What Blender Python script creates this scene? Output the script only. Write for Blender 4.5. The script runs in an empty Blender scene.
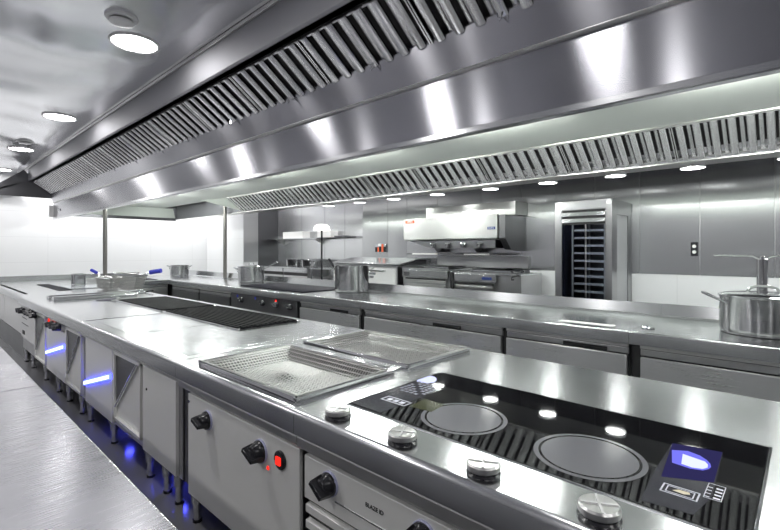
import bpy, bmesh, math, random
from mathutils import Vector, Matrix
random.seed(7)
C = bpy.context.scene.collection
SC = bpy.context.scene
PI = math.pi

# ------------------------------------------------------------------ materials
def new_mat(name):
    m = bpy.data.materials.new(name); m.use_nodes = True
    nt = m.node_tree; b = nt.nodes['Principled BSDF']
    return m, nt, b

def plain(name, col, rough=.5, metal=0., coat=0., spec=.5, noise=0.0):
    m, nt, b = new_mat(name)
    b.inputs['Base Color'].default_value = (*col, 1)
    b.inputs['Roughness'].default_value = rough
    b.inputs['Metallic'].default_value = metal
    b.inputs['Coat Weight'].default_value = coat
    b.inputs['Specular IOR Level'].default_value = spec
    if noise:
        tc = nt.nodes.new('ShaderNodeTexCoord'); n = nt.nodes.new('ShaderNodeTexNoise')
        n.inputs['Scale'].default_value = 6; n.inputs['Detail'].default_value = 5
        mr = nt.nodes.new('ShaderNodeMapRange')
        mr.inputs['To Min'].default_value = max(0, rough-noise); mr.inputs['To Max'].default_value = rough+noise
        nt.links.new(tc.outputs['Object'], n.inputs['Vector'])
        nt.links.new(n.outputs['Fac'], mr.inputs['Value'])
        nt.links.new(mr.outputs['Result'], b.inputs['Roughness'])
    return m

def steel(name, col=(.62,.62,.64), rough=.25, aniso=.6, tan=(1,0,1), grain=(60,1.5,60), bump=.02, rvar=.06, wave=0., wscale=1.0, scratch=0., metal=1.):
    """brushed steel: anisotropic gloss, grain noise stretched along the brushing"""
    m, nt, b = new_mat(name)
    N, L = nt.nodes, nt.links
    b.inputs['Base Color'].default_value = (*col, 1)
    b.inputs['Metallic'].default_value = metal
    b.inputs['Roughness'].default_value = rough
    b.inputs['Anisotropic'].default_value = aniso
    t = N.new('ShaderNodeCombineXYZ')
    for i in range(3): t.inputs[i].default_value = tan[i]
    L.new(t.outputs[0], b.inputs['Tangent'])
    g = N.new('ShaderNodeNewGeometry')
    mp = N.new('ShaderNodeMapping'); mp.inputs['Scale'].default_value = grain
    L.new(g.outputs['Position'], mp.inputs['Vector'])
    n = N.new('ShaderNodeTexNoise'); n.inputs['Scale'].default_value = 3; n.inputs['Detail'].default_value = 4
    L.new(mp.outputs[0], n.inputs['Vector'])
    n2 = N.new('ShaderNodeTexNoise'); n2.inputs['Scale'].default_value = 1.7; n2.inputs['Detail'].default_value = 3
    L.new(g.outputs['Position'], n2.inputs['Vector'])
    ad = N.new('ShaderNodeMath'); ad.operation = 'ADD'
    L.new(n.outputs['Fac'], ad.inputs[0]); L.new(n2.outputs['Fac'], ad.inputs[1])
    mr = N.new('ShaderNodeMapRange'); mr.inputs['From Min'].default_value = .5; mr.inputs['From Max'].default_value = 1.5
    mr.inputs['To Min'].default_value = max(.03, rough-rvar); mr.inputs['To Max'].default_value = rough+rvar
    L.new(ad.outputs[0], mr.inputs['Value']); L.new(mr.outputs[0], b.inputs['Roughness'])
    bp = N.new('ShaderNodeBump'); bp.inputs['Strength'].default_value = bump; bp.inputs['Distance'].default_value = .002
    L.new(n.outputs['Fac'], bp.inputs['Height'])
    last = bp if bump else g
    if scratch:
        mp2 = N.new('ShaderNodeMapping'); mp2.inputs['Scale'].default_value = (2.5, 34, 2.5)
        mp2.inputs['Rotation'].default_value = (0, 0, .55)
        L.new(g.outputs['Position'], mp2.inputs['Vector'])
        n3 = N.new('ShaderNodeTexNoise'); n3.inputs['Scale'].default_value = 2.2; n3.inputs['Detail'].default_value = 6; n3.inputs['Distortion'].default_value = .35
        L.new(mp2.outputs[0], n3.inputs['Vector'])
        b3 = N.new('ShaderNodeBump'); b3.inputs['Strength'].default_value = scratch; b3.inputs['Distance'].default_value = .003
        L.new(n3.outputs['Fac'], b3.inputs['Height']); L.new(last.outputs['Normal'], b3.inputs['Normal']); last = b3
    if wave:
        n4 = N.new('ShaderNodeTexNoise'); n4.inputs['Scale'].default_value = wscale; n4.inputs['Detail'].default_value = 1.0
        L.new(g.outputs['Position'], n4.inputs['Vector'])
        b4 = N.new('ShaderNodeBump'); b4.inputs['Strength'].default_value = 1.0; b4.inputs['Distance'].default_value = wave
        L.new(n4.outputs['Fac'], b4.inputs['Height']); L.new(last.outputs['Normal'], b4.inputs['Normal']); last = b4
    if last is not g: L.new(last.outputs['Normal'], b.inputs['Normal'])
    return m

def emit(name, col, s):
    m = bpy.data.materials.new(name); m.use_nodes = True
    nt = m.node_tree; nt.nodes.clear()
    o = nt.nodes.new('ShaderNodeOutputMaterial'); e = nt.nodes.new('ShaderNodeEmission')
    e.inputs[0].default_value = (*col, 1); e.inputs[1].default_value = s
    nt.links.new(e.outputs[0], o.inputs[0])
    return m

def tiles(name, col, seam, size, rough=.12, axis='XZ'):
    m, nt, b = new_mat(name)
    N, L = nt.nodes, nt.links
    g = N.new('ShaderNodeNewGeometry'); sp = N.new('ShaderNodeSeparateXYZ'); cb = N.new('ShaderNodeCombineXYZ')
    L.new(g.outputs['Position'], sp.inputs[0])
    L.new(sp.outputs[axis[0]], cb.inputs[0]); L.new(sp.outputs[axis[1]], cb.inputs[1])
    br = N.new('ShaderNodeTexBrick'); br.offset = 0
    br.inputs['Color1'].default_value = (*col, 1); br.inputs['Color2'].default_value = (*col, 1); br.inputs['Mortar'].default_value = (*seam, 1)
    br.inputs['Scale'].default_value = 1; br.inputs['Brick Width'].default_value = size[0]; br.inputs['Row Height'].default_value = size[1]
    br.inputs['Mortar Size'].default_value = .004
    L.new(cb.outputs[0], br.inputs['Vector']); L.new(br.outputs['Color'], b.inputs['Base Color'])
    b.inputs['Roughness'].default_value = rough
    return m

M = {}
M['top']    = steel('brushed_worktop_steel', (.61,.62,.63), .22, .65, (1,0,1), (90,1.2,90), 0, .03)
M['bench']  = steel('scratched_bench_steel', (.36,.36,.385), .28, .5, (.35,1,1), (2,80,80), 0, .10)
M['front']  = steel('brushed_front_steel', (.64,.64,.63), .32, .5, (1,0,1), (90,1.2,90), 0, .02)
M['panel']  = steel('satin_front_steel', (.86,.86,.84), .36, .5, (1,0,1), (90,1.2,90), 0, .02, metal=.35)
M['drawer'] = steel('brushed_drawer_steel', (.60,.60,.61), .28, .7, (0,0,1), (90,1.2,90), 0, .02, metal=.85)
M['frame']  = steel('rack_cabinet_steel', (.38,.38,.39), .3, .5, (0,1,1), (90,90,1.2), 0, .02)
M['post']   = plain('grey_post_steel', (.22,.21,.20), .35, .7)
M['fronty'] = steel('brushed_side_steel', (.58,.58,.59), .30, .5, (0,1,1), (1.2,90,90), 0, .02)
M['hood']   = steel('hood_panel_steel', (.44,.44,.47), .22, 1.0, (0,0,1), (90,1.0,90), 0, .012)
M['fascia'] = steel('hood_fascia_steel', (.36,.36,.38), .62, .3, (0,0,1), (90,1.0,90), 0, .02)
M['soffit'] = plain('hood_lining_enamel', (.75,.79,.74), .4, 0.)
M['ceil']   = steel('polished_ceiling_steel', (.90,.90,.93), .15, .0, (1,0,0), (4,4,4), .0, .03, wave=.13, wscale=.65, metal=.82)
M['clad']   = steel('vertically_brushed_wall_steel', (.76,.77,.78), .21, .95, (0,1,0), (90,90,1.2), 0, .012, metal=.9)
M['baffle'] = steel('baffle_filter_steel', (.92,.92,.93), .18, .3, (0,1,0), (20,20,20), 0, .02, metal=.8)
M['dark']   = plain('shadow_gap_black', (.012,.012,.013), .5)
M['darksteel'] = steel('dark_end_steel', (.17,.17,.18), .35, .4, (0,0,1), bump=0)
M['pot']    = steel('polished_pot_steel', (.50,.50,.51), .13, .9, (0,0,1), (8,8,60), 0, .02)
M['chrome'] = plain('chrome', (.80,.80,.82), .08, 1.)
M['wire'] = plain('mesh_wire_steel', (.40,.40,.39), .3, .95)
M['pan'] = plain('dull_pan_steel', (.035,.035,.035), .5, .5)
M['glass']  = plain('black_ceramic_glass', (.005,.005,.006), .03, 0., 0, .4)
M['zone']   = plain('grey_cooking_zone_print', (.155,.155,.17), .16)
M['line']   = plain('white_printed_line', (.62,.64,.72), .3)
M['greyprint'] = plain('grey_printed_field', (.03,.03,.042), .12)
M['faintprint'] = plain('faint_grey_print', (.19,.20,.25), .3)
M['cream']  = plain('cream_print', (.62,.55,.38), .3)
M['olive']  = plain('olive_print', (.04,.045,.008), .15)
M['black']  = plain('black_plastic', (.014,.014,.018), .25)
M['iron']   = plain('cast_iron', (.008,.008,.010), .7, .0, 0, .12, noise=.06)
M['grid']   = plain('griddle_black_steel', (.008,.008,.014), .6, .0, 0, .14, noise=.05)
M['white']  = plain('white_enamel', (.80,.80,.80), .2)
M['paper']  = plain('white_card', (.86,.86,.85), .6)
M['red']    = emit('red_pilot_lamp', (1,.03,.02), 1.2)
M['orange'] = plain('orange_label', (.75,.13,.05), .4)
M['innerdark'] = plain('dark_inner_lining', (.02,.024,.05), .3)
M['sidewin'] = plain('frosted_side_window', (.42,.43,.44), .35)
M['navy']   = plain('navy_label', (.01,.03,.16), .4)
M['blueh']  = plain('blue_rubber_handle', (.02,.03,.42), .4)
M['bluering'] = plain('pale_blue_ring', (.42,.43,.62), .3)
M['floor']  = plain('grey_resin_floor', (.21,.21,.22), .16, 0., 0, .5, noise=.05)
M['wallw']  = tiles('white_wall_tile', (.84,.85,.86), (.74,.75,.76), (1.2,.62), .14, 'XZ')
M['wallx']  = tiles('white_wall_tile_side', (.84,.85,.86), (.74,.75,.76), (1.2,.62), .14, 'YZ')
M['wallplain'] = plain('grey_painted_wall', (.30,.30,.32), .5)
M['lamp']   = emit('downlight_lens', (1,.985,.98), 150)
M['lampd'] = emit('downlight_diffuser', (1,.985,.98), 20)
M['lampw']  = emit('fill_downlight_lens', (1,.99,.98), 240)  # stronger lens for the unseen downlights added as fill light
M['lampr']  = emit('aisle_downlight_lens', (1,.985,.98), 65)
M['lamp2']  = emit('hood_lamp_glow', (.96,1,.96), 115)
M['lamp3']  = emit('ledge_lamp_glow', (.97,1,.97), 55)
M['brefl']   = emit('blue_reflection', (.02,.03,1), 13)  # blue lamp reflection in the cabinet doors, painted as emission
M['breflw']  = emit('blue_reflection_core', (.65,.75,1), 2.4)  # white core of the painted door reflection
M['bspot']  = emit('blue_spot', (.06,.07,1), 32)
M['glint'] = emit('painted_lamp_reflection', (.62,.66,1), 1.25)  # lamp reflection on the hob glass, painted as emission
M['glintb'] = emit('painted_reflection_rim', (.20,.20,.95), .9)  # bluish rim of the painted hob reflection
M['bluehalo'] = emit('painted_reflection_halo', (.12,.11,.40), .22)  # blue halo around the hob reflection, painted as emission
M['lampshade'] = emit('lit_white_shade', (1,1,.97), 1.6)
M['ftray']  = steel('rack_tray_steel', (.80,.82,.86), .22, .2, (0,1,0), bump=0)
gl, nt_, b_ = new_mat('clear_glass')
b_.inputs['Transmission Weight'].default_value = 1; b_.inputs['Roughness'].default_value = .02; b_.inputs['IOR'].default_value = 1.1
b_.inputs['Base Color'].default_value = (.86,.9,.95,1)
M['clear'] = gl
M['flamp'] = emit('rack_cabinet_lamp', (.8,.86,1), 5)

# ------------------------------------------------------------------ mesh builder
class MB:
    def __init__(s): s.v = []; s.f = []; s.sm = []
    def add(s, vs, fs, smooth=False):
        o = len(s.v); s.v += [tuple(v) for v in vs]
        for f in fs: s.f.append([i+o for i in f]); s.sm.append(smooth)
        return s
    def box(s, x0, y0, z0, x1, y1, z1):
        x0, x1 = sorted((x0, x1)); y0, y1 = sorted((y0, y1)); z0, z1 = sorted((z0, z1))
        v = [(x0,y0,z0),(x1,y0,z0),(x1,y1,z0),(x0,y1,z0),(x0,y0,z1),(x1,y0,z1),(x1,y1,z1),(x0,y1,z1)]
        return s.add(v, [(0,3,2,1),(4,5,6,7),(0,1,5,4),(1,2,6,5),(2,3,7,6),(3,0,4,7)])
    def prism(s, poly, ax, a, b):
        """poly: 2-D points; ax 'y' -> (x,z), 'x' -> (y,z), 'z' -> (x,y)"""
        def P(p, t):
            return (p[0], t, p[1]) if ax == 'y' else (t, p[0], p[1]) if ax == 'x' else (p[0], p[1], t)
        n = len(poly); v = [P(p, a) for p in poly] + [P(p, b) for p in poly]
        f = [tuple(range(n)), tuple(range(2*n-1, n-1, -1))] + [(i, (i+1) % n, n+(i+1) % n, n+i) for i in range(n)]
        return s.add(v, f)
    def cyl(s, p0, p1, r, r2=None, n=20, caps=True):
        p0, p1 = Vector(p0), Vector(p1); r2 = r if r2 is None else r2
        d = (p1-p0).normalized(); u = d.orthogonal().normalized(); w = d.cross(u)
        v = []
        for p, rr in ((p0, r), (p1, r2)):
            for i in range(n):
                a = 2*PI*i/n; v.append(p+(u*math.cos(a)+w*math.sin(a))*rr)
        s.add(v, [(i, (i+1) % n, n+(i+1) % n, n+i) for i in range(n)], True)
        if caps:
            s.add(v[:n], [tuple(range(n-1, -1, -1))]); s.add(v[n:], [tuple(range(n))])
        return s
    def tube(s, pts, r, n=8, closed=False):
        pts = [Vector(p) for p in pts]; m = len(pts); v = []; prev = None
        for i, p in enumerate(pts):
            a = pts[(i-1) % m] if (closed or i > 0) else p
            b = pts[(i+1) % m] if (closed or i < m-1) else p
            d = (b-a).normalized()
            if prev is None: u = d.orthogonal().normalized()
            else: u = (prev-d*prev.dot(d)).normalized()
            prev = u; w = d.cross(u)
            for k in range(n):
                t = 2*PI*k/n; v.append(p+(u*math.cos(t)+w*math.sin(t))*r)
        f = []
        for i in range(m if closed else m-1):
            j = (i+1) % m
            for k in range(n): f.append((i*n+k, i*n+(k+1) % n, j*n+(k+1) % n, j*n+k))
        s.add(v, f, True)
        if not closed:
            s.add(v[:n], [tuple(range(n-1, -1, -1))]); s.add(v[-n:], [tuple(range(n))])
        return s
    def lathe(s, prof, c, n=40, ax='z', sign=1):
        """prof: (radius, along) points revolved about the axis through c"""
        v = []; rings = []
        for r, h in prof:
            if r < 1e-6:
                rings.append([len(v)]); v.append((0, 0, h))
            else:
                rings.append(list(range(len(v), len(v)+n)))
                v += [(r*math.cos(2*PI*i/n), r*math.sin(2*PI*i/n), h) for i in range(n)]
        f = []
        for a, b in zip(rings, rings[1:]):
            for i in range(n):
                j = (i+1) % n
                if len(a) == 1 and len(b) == 1: continue
                if len(a) == 1: f.append((a[0], b[i], b[j]))
                elif len(b) == 1: f.append((a[i], a[j], b[0]))
                else: f.append((a[i], a[j], b[j], b[i]))
        def T(p):
            x, y, z = p
            if ax == 'z': q = (x, y, z*sign)
            elif ax == 'x': q = (z*sign, x, y)
            else: q = (x, z*sign, y)
            return (q[0]+c[0], q[1]+c[1], q[2]+c[2])
        return s.add([T(p) for p in v], f, True)
    def build(s, name, mat, parent=None, bev=0., seg=2):
        me = bpy.data.meshes.new(name)
        off = Vector((0,0,0)); p = parent
        while p is not None: off += p.location; p = p.parent
        me.from_pydata([tuple(Vector(v)-off) for v in s.v], [], s.f)
        bm = bmesh.new(); bm.from_mesh(me); bmesh.ops.remove_doubles(bm, verts=bm.verts, dist=1e-5)
        bmesh.ops.recalc_face_normals(bm, faces=bm.faces); bm.to_mesh(me); bm.free()
        if any(s.sm):
            for p_ in me.polygons: p_.use_smooth = True
            me.set_sharp_from_angle(angle=math.radians(35))
        me.materials.append(mat)
        o = bpy.data.objects.new(name, me); C.objects.link(o)
        if parent is not None: o.parent = parent
        if bev:
            md = o.modifiers.new('edge', 'BEVEL'); md.width = bev; md.segments = seg; md.limit_method = 'ANGLE'; md.angle_limit = math.radians(40)
            md.harden_normals = False
        return o

def thing(name, label, cat, loc, group=None):
    o = bpy.data.objects.new(name, None); C.objects.link(o); o.location = loc
    o.empty_display_size = .1
    o['label'] = label; o['category'] = cat
    if group: o['group'] = group
    return o
def tag(o, label, cat, group=None):
    o['label'] = label; o['category'] = cat
    if group: o['group'] = group
    return o
def struct(o): o['kind'] = 'structure'; return o
def copy_tree(o, parent=None):
    c = o.copy(); C.objects.link(c)
    if parent is not None: c.parent = parent
    for ch in list(o.children): copy_tree(ch, c)
    return c
def dup(o, loc, label=None):
    c = copy_tree(o); c.location = loc
    if label: c['label'] = label
    return c
def text(name, body, size, mat, parent, loc, xdir, ydir, depth=.0008):
    cu = bpy.data.curves.new(name, 'FONT'); cu.body = body; cu.size = size; cu.extrude = depth
    cu.align_x = 'CENTER'; cu.align_y = 'CENTER'
    tmp = bpy.data.objects.new(name, cu); C.objects.link(tmp)
    dg = bpy.context.evaluated_depsgraph_get(); dg.update()
    me = bpy.data.meshes.new_from_object(tmp.evaluated_get(dg)); bpy.data.objects.remove(tmp)
    X, Y = Vector(xdir), Vector(ydir); Z = X.cross(Y)
    off = Vector((0,0,0)); p = parent
    while p is not None: off += p.location; p = p.parent
    for v in me.vertices: v.co = Vector(loc)+X*v.co.x+Y*v.co.y+Z*v.co.z-off
    me.materials.clear(); me.materials.append(mat)
    o = bpy.data.objects.new(name, me); C.objects.link(o); o.parent = parent
    return o

# ------------------------------------------------------------------ room
X0, X1, Y0, Y1, ZC = -3.0, 6.6, -3.6, 13.9, 3.355
XN = 7.6                                  # back of the niche
struct(MB().box(X0-.1, Y0-.1, -.1, XN+.1, Y1+.1, 0).build('floor', M['floor']))
struct(MB().box(X0-.1, Y0-.1, ZC, XN+.1, Y1+.1, ZC+.1).build('ceiling', M['ceil']))
struct(MB().box(X0, Y1, 0, XN, Y1+.1, ZC).build('wall_end', M['wallw']))
struct(MB().box(X0, Y0-.1, 0, XN, Y0, ZC).build('wall_near', M['wallplain']))
struct(MB().box(X0-.1, Y0, 0, X0, Y1, ZC).build('wall_aisle', M['wallplain']))
struct(MB().box(X1, Y0, 0, XN, 6.92, ZC).build('wall_back', M['wallx']))
struct(MB().box(XN, 6.92, 0, XN+.1, 11.66, ZC).build('wall_niche', M['wallx']))
struct(MB().box(6.46, 11.66, 0, XN, Y1, ZC).build('wall_corner', M['wallw']))

def cladding(name, seams, x, z0, z1, bulge=.006):
    """steel sheets between seams, each sheet a little bowed"""
    mb = MB()
    for a, b in zip(seams, seams[1:]):
        a2, b2 = a+.006, b-.006; n, k = 10, 10; v = []
        ph = random.uniform(-1, 1)
        for i in range(n+1):
            u = i/n
            for j in range(k+1):
                w = j/k
                d = bulge*(math.sin(PI*u)*.6+.4*math.sin(PI*u)*math.sin(2*PI*w+ph))+.006
                v.append((x-d, a2+(b2-a2)*u, z0+(z1-z0)*w))
        f = [(i*(k+1)+j, (i+1)*(k+1)+j, (i+1)*(k+1)+j+1, i*(k+1)+j+1) for i in range(n) for j in range(k)]
        mb.add(v, f, True)
        # folded sheet edges back to the wall
        mb.box(x-.007, a2-.003, z0, x, a2, z1); mb.box(x-.007, b2, z0, x, b2+.003, z1)
        mb.box(x-.006, a2, z0-.004, x, b2, z0)
    o = mb.build(name, M['clad']); return struct(o)
cladding('wall_back_panelling', [-3.5, -2.6, -1.8, -1.0, -.36, .264, .96, 1.62, 2.191, 2.764, 3.31, 4.016, 4.937, 5.683, 6.188, 6.92], X1, 1.234, ZC-.01)
struct(MB().box(X1-.004, Y0, 1.234, X1, 6.92, ZC).build('trim_back_seams', M['fronty']))
cladding('wall_niche_panelling', [6.93, 7.8, 8.628, 9.432, 10.457, 11.64], XN, 0.05, ZC-.01, .004)
struct(MB().box(6.93, 11.645, 0, XN, 11.659, ZC-.01).build('wall_corner_panelling', M['darksteel']))
struct(MB().box(6.47, 11.648, 1.2, 6.925, 11.659, 2.62).build('trim_corner_sheet', M['fronty']))

# ------------------------------------------------------------------ ceiling lights and detectors
def downlight(x, y, label, r=.2, lens=None):
    t = thing('recessed_downlight', label, 'ceiling light', (x, y, ZC), 'recessed ceiling downlights')
    MB().lathe([(r*.86,.004),(r*.9,.012),(r*.98,.012),(r,.0),(r*.86,.0)], (x, y, ZC), 48, 'z', -1).build('rim', M['white'], t)
    d = MB().lathe([(r*.5,.006),(r*.87,.006)], (x, y, ZC), 48, 'z', -1).build('diffuser', M['lampd'], t)
    MB().lathe([(0,.008),(r*.5,.006)], (x, y, ZC), 48, 'z', -1).build('lens', lens or (M['lampr'] if 1.3 < x < 1.5 else M['lamp']), d)
    return t
downlight(1.36, 4.32, 'large round downlight nearest the camera, just past the bigger smoke detector')
downlight(1.42, 7.47, 'round lit downlight second along the aisle, midway between the two smoke detectors')
downlight(1.397, 10.35, 'small round downlight third along the aisle, just below the distant detector')
downlight(1.44, 13.3, 'farthest downlight of the aisle, cut by the edge at the end wall')
for i, (x, y) in enumerate([(1.36,1.08),(1.36,-1.9),(-.55,-1.6),(.25,3.22),(.25,7.86),(.25,12.5),(4.0,-2.8),(6.2,-2.6),(2.9,13.25),(4.4,13.25),(5.9,13.25),(6.75,10.6),(6.75,8.2),(-2.2,1.2),(-2.2,6.8),(-2.2,4.0),(-2.2,10.4)]):  # unseen downlights, most added as fill light for walls, niche and aisle
    downlight(x, y, ['round downlight over the aisle behind the view','round downlight behind the camera over the island end','added unseen downlight above the work bench behind the camera','downlight above the work bench beside the camera','downlight over the far end of the work bench','added unseen downlight above the bench side near the end wall','downlight behind the end of the hood','downlight in the corner behind the long counter','added unseen downlight in front of the end wall behind the hood end','added unseen downlight in front of the end wall above the small pot','added unseen downlight in front of the end wall next to the panelled corner','added unseen downlight over the far part of the niche','added unseen downlight over the near part of the niche','added unseen downlight by the aisle wall behind the bench','added unseen downlight by the aisle wall beyond the bench seam','added unseen downlight by the aisle wall level with the bench middle','added unseen downlight by the aisle wall near the pale end unit'][i], lens=M['lampw'] if (y > 12 or x > 6.5 or x < -2) else None)

def detector(x, y, r, label):
    t = thing('smoke_detector', label, 'smoke detector', (x, y, ZC), 'ceiling smoke detectors')
    MB().lathe([(0,0),(r,0),(r,.010),(r*.94,.018),(r*.74,.021),(r*.70,.021)], (x, y, ZC), 40, 'z', -1).build('base', M['white'], t)
    MB().lathe([(r*.5,.02),(r*.5,.034)], (x, y, ZC), 40, 'z', -1).build('smoke_slot', M['dark'], t)
    MB().lathe([(r*.72,.030),(r*.78,.034),(r*.74,.042),(r*.55,.050),(0,.053)], (x, y, ZC), 40, 'z', -1).build('cap', M['white'], t)
    return t
detector(1.14, 3.92, .115, 'white round smoke detector on the ceiling beside the largest downlight')
detector(1.34, 9.54, .115, 'small far smoke detector above the third downlight')

# ------------------------------------------------------------------ the big extraction hood
HY0, HYE = -3.2, 12.6
hood = thing('extraction_hood', 'long stainless steel extraction hood with baffle filters hanging above the kitchen island', 'extractor hood', (3.4, 4.7, 2.23))
# fascia at the aisle side
MB().prism([(1.82,ZC-.002),(1.82,3.067),(1.835,3.052),(1.90,3.052),(1.90,3.07),(1.842,3.075),(1.842,ZC-.002)], 'y', HY0, 13.88).build('fascia', M['fascia'], hood, .004)
MB().box(1.800, HY0, ZC-.035, 1.82, 13.88, ZC-.004).build('ceiling_trim', M['front'], hood, .003)
# front filter bank: baffles running down the slope
ft, fb = Vector((1.91,0,3.045)), Vector((2.215,0,2.825))
sl = (fb-ft); sn = Vector((-sl.z,0,sl.x)).normalized()
if sn.z > 0: sn = -sn
def filter_unit(a, b, top, bot, pitch, mat, name, wfac=.46):
    sl = bot-top; nn = Vector((-sl.z,0,sl.x)).normalized()
    if nn.z > 0: nn = -nn
    mb = MB(); n = max(1, round((b-a)/pitch)); p = (b-a)/n
    def bar(y0, y1, d0, d1, s0=0., s1=1.):
        q = []
        for s in (s0, s1):
            c = top+sl*s
            for y, d in ((y0,d0),(y1,d0),(y1,d1),(y0,d1)): q.append((c.x+nn.x*d, y, c.z+nn.z*d))
        mb.add(q, [(0,1,2,3),(7,6,5,4),(0,4,5,1),(1,5,6,2),(2,6,7,3),(3,7,4,0)])
    def rib(y, w, d0, d1):
        sec = [(-.5,d0),(-.5,d0+(d1-d0)*.55),(-.36,d0+(d1-d0)*.9),(-.12,d1),(.12,d1),(.36,d0+(d1-d0)*.9),(.5,d0+(d1-d0)*.55),(.5,d0)]
        q = []; m = len(sec)
        for sx in (0., 1.):
            c = top+sl*sx
            for u, d in sec: q.append((c.x+nn.x*d, y+u*w, c.z+nn.z*d))
        mb.add(q, [tuple(range(m)), tuple(range(2*m-1, m-1, -1))]+[(k, (k+1) % m, m+(k+1) % m, m+k) for k in range(m)])
    for i in range(n):
        y = a+p*(i+.5)
        rib(y, p*wfac, .0, .028)
    for i in range(n+1):
        y = a+p*i
        if i not in (0, n): rib(y, p*wfac*.55, -.030, -.014)
    bar(a, b, -.03, .006, 0, .03); bar(a, b, -.03, .006, .97, 1)
    bar(a, a+.010, -.012, .016); bar(b-.010, b, -.012, .016)
    return mb.build(name, mat, hood)
y = HY0; k = 0
fy = [HY0]
while fy[-1] < 12.0: fy.append(fy[-1]+.98)
fy[-1] = 12.5
for a, b in zip(fy, fy[1:]):
    f = filter_unit(a+.004, b-.004, ft, fb, .14, M['baffle'], 'baffle_filter')
    yc = (a+b)/2
    c = ft+sl*.93+sn*.03
    MB().tube([(c.x, yc-.012, c.z+.02),(c.x-.004, yc-.012, c.z-.02),(c.x-.006, yc, c.z-.045),(c.x-.004, yc+.012, c.z-.02),(c.x, yc+.012, c.z+.02)], .005, 6).build('handle', M['chrome'], f)
MB().add([(1.93,HY0,3.10),(2.27,HY0,2.86),(2.27,12.5,2.86),(1.93,12.5,3.10),(1.95,HY0,3.12),(2.29,HY0,2.88),(2.29,12.5,2.88),(1.95,12.5,3.12)], [(0,1,2,3),(4,7,6,5),(0,4,5,1),(2,6,7,3),(1,5,6,2),(0,3,7,4)]).build('filter_backing', M['dark'], hood)
# the reflecting panels below the filters
MB().prism([(2.20,2.835),(2.268,2.625),(2.290,2.625),(2.235,2.84)], 'y', HY0, HYE).build('upper_panel', M['hood'], hood, .003)
MB().prism([(2.262,2.628),(2.252,2.618),(2.262,2.606),(2.29,2.606),(2.29,2.628)], 'y', HY0, HYE).build('fold_strip', M['front'], hood, .002)
MB().prism([(2.278,2.612),(2.268,2.262),(2.285,2.262),(2.295,2.612)], 'y', HY0, HYE).build('front_skirt', M['hood'], hood, .003)
MB().prism([(2.262,2.268),(2.258,2.235),(2.262,2.228),(2.31,2.228),(2.31,2.262)], 'y', HY0, HYE).build('front_lip', M['top'], hood, .003)
# lining of the canopy
MB().box(2.296, HY0, 2.655, 4.66, HYE-.05, 2.675).build('lining', M['soffit'], hood)
MB().prism([(2.298,2.64),(2.298,2.262),(2.31,2.262),(2.42,2.64)], 'y', HY0, HYE-.05).build('front_lining', M['soffit'], hood)
# rear filter bank
rt, rb = Vector((4.66,0,2.648)), Vector((4.975,0,2.40))
ry = [-3.1]
while ry[-1] < 8.5: ry.append(ry[-1]+1.0)
ry[-1] = 9.05
for a, b in zip(ry, ry[1:]):
    filter_unit(a+.004, b-.004, rt, rb, .122, M['baffle'], 'baffle_filter')
MB().add([(4.72,-3.1,2.70),(5.03,-3.1,2.45),(5.03,9.05,2.45),(4.72,9.05,2.70),(4.70,-3.1,2.72),(5.04,-3.1,2.47),(5.04,9.05,2.47),(4.70,9.05,2.72)], [(0,1,2,3),(4,7,6,5),(0,4,5,1),(2,6,7,3),(1,5,6,2),(0,3,7,4)]).build('filter_backing', M['dark'], hood)
MB().box(4.62, HY0, 2.64, 4.68, 9.05, 2.665).build('filter_rail', M['front'], hood, .003)
MB().prism([(4.07,2.56),(4.66,2.652),(4.98,2.40)], 'y', 9.055, 9.075).build('filter_cheek', M['soffit'], hood)
# rear skirt with its lip and the ledge that carries the wall lights
MB().box(4.985, HY0, 2.372, 5.0, HYE, 2.72).build('rear_skirt', M['fascia'], hood, .002)
MB().prism([(4.96,2.372),(4.96,2.36),(5.02,2.36),(5.02,2.40),(5.0,2.40),(5.0,2.372)], 'y', HY0, HYE).build('rear_lip', M['front'], hood, .002)
MB().box(5.02, HY0, 2.458, 5.86, HYE-.9, 2.478).build('rear_ledge', M['front'], hood, .003)
MB().box(5.0, HY0, 2.478, 5.05, HYE-.9, 2.72).build('ledge_upstand', M['front'], hood)
# the end of the canopy
MB().box(2.31, HYE-.03, 2.33, 4.985, HYE, 2.72).build('end_skirt', M['fascia'], hood, .003)
MB().box(2.31, HYE-.06, 2.325, 4.96, HYE-.03, 2.39).build('end_lip', M['darksteel'], hood, .003)
MB().prism([(2.33,2.40),(4.95,2.40),(4.9,2.65),(2.42,2.65)], 'y', HYE-.05, HYE-.035).build('end_lining', M['soffit'], hood)
MB().box(2.19, HYE-.05, 2.29, 2.31, HYE+.02, 2.55).build('end_cap', M['paper'], hood, .006)
MB().prism([(1.752,3.30),(.9,2.62),(.9,2.60),(.95,2.712),(2.30,2.713),(2.26,2.86),(1.9,3.1),(1.84,3.2)], 'y', HYE, HYE+.02).build('end_cheek', M['darksteel'], hood)
MB().box(.4, 13.70, 2.86, 1.82, 13.86, 2.88).build('end_rail', M['darksteel'], hood)
MB().box(2.3, HY0, 2.675, 5.0, HY0+.03, ZC-.01).build('near_end', M['fascia'], hood)
MB().box(2.31, HY0, 2.70, 2.33, HYE, ZC-.002).build('inner_plenum', M['darksteel'], hood)
MB().box(5.0, HY0, 2.70, 5.02, HYE, ZC-.002).build('rear_plenum', M['fascia'], hood)
MB().box(2.33, HYE-.03, 2.70, 5.0, HYE-.01, ZC-.002).build('end_plenum', M['fascia'], hood)
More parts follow.
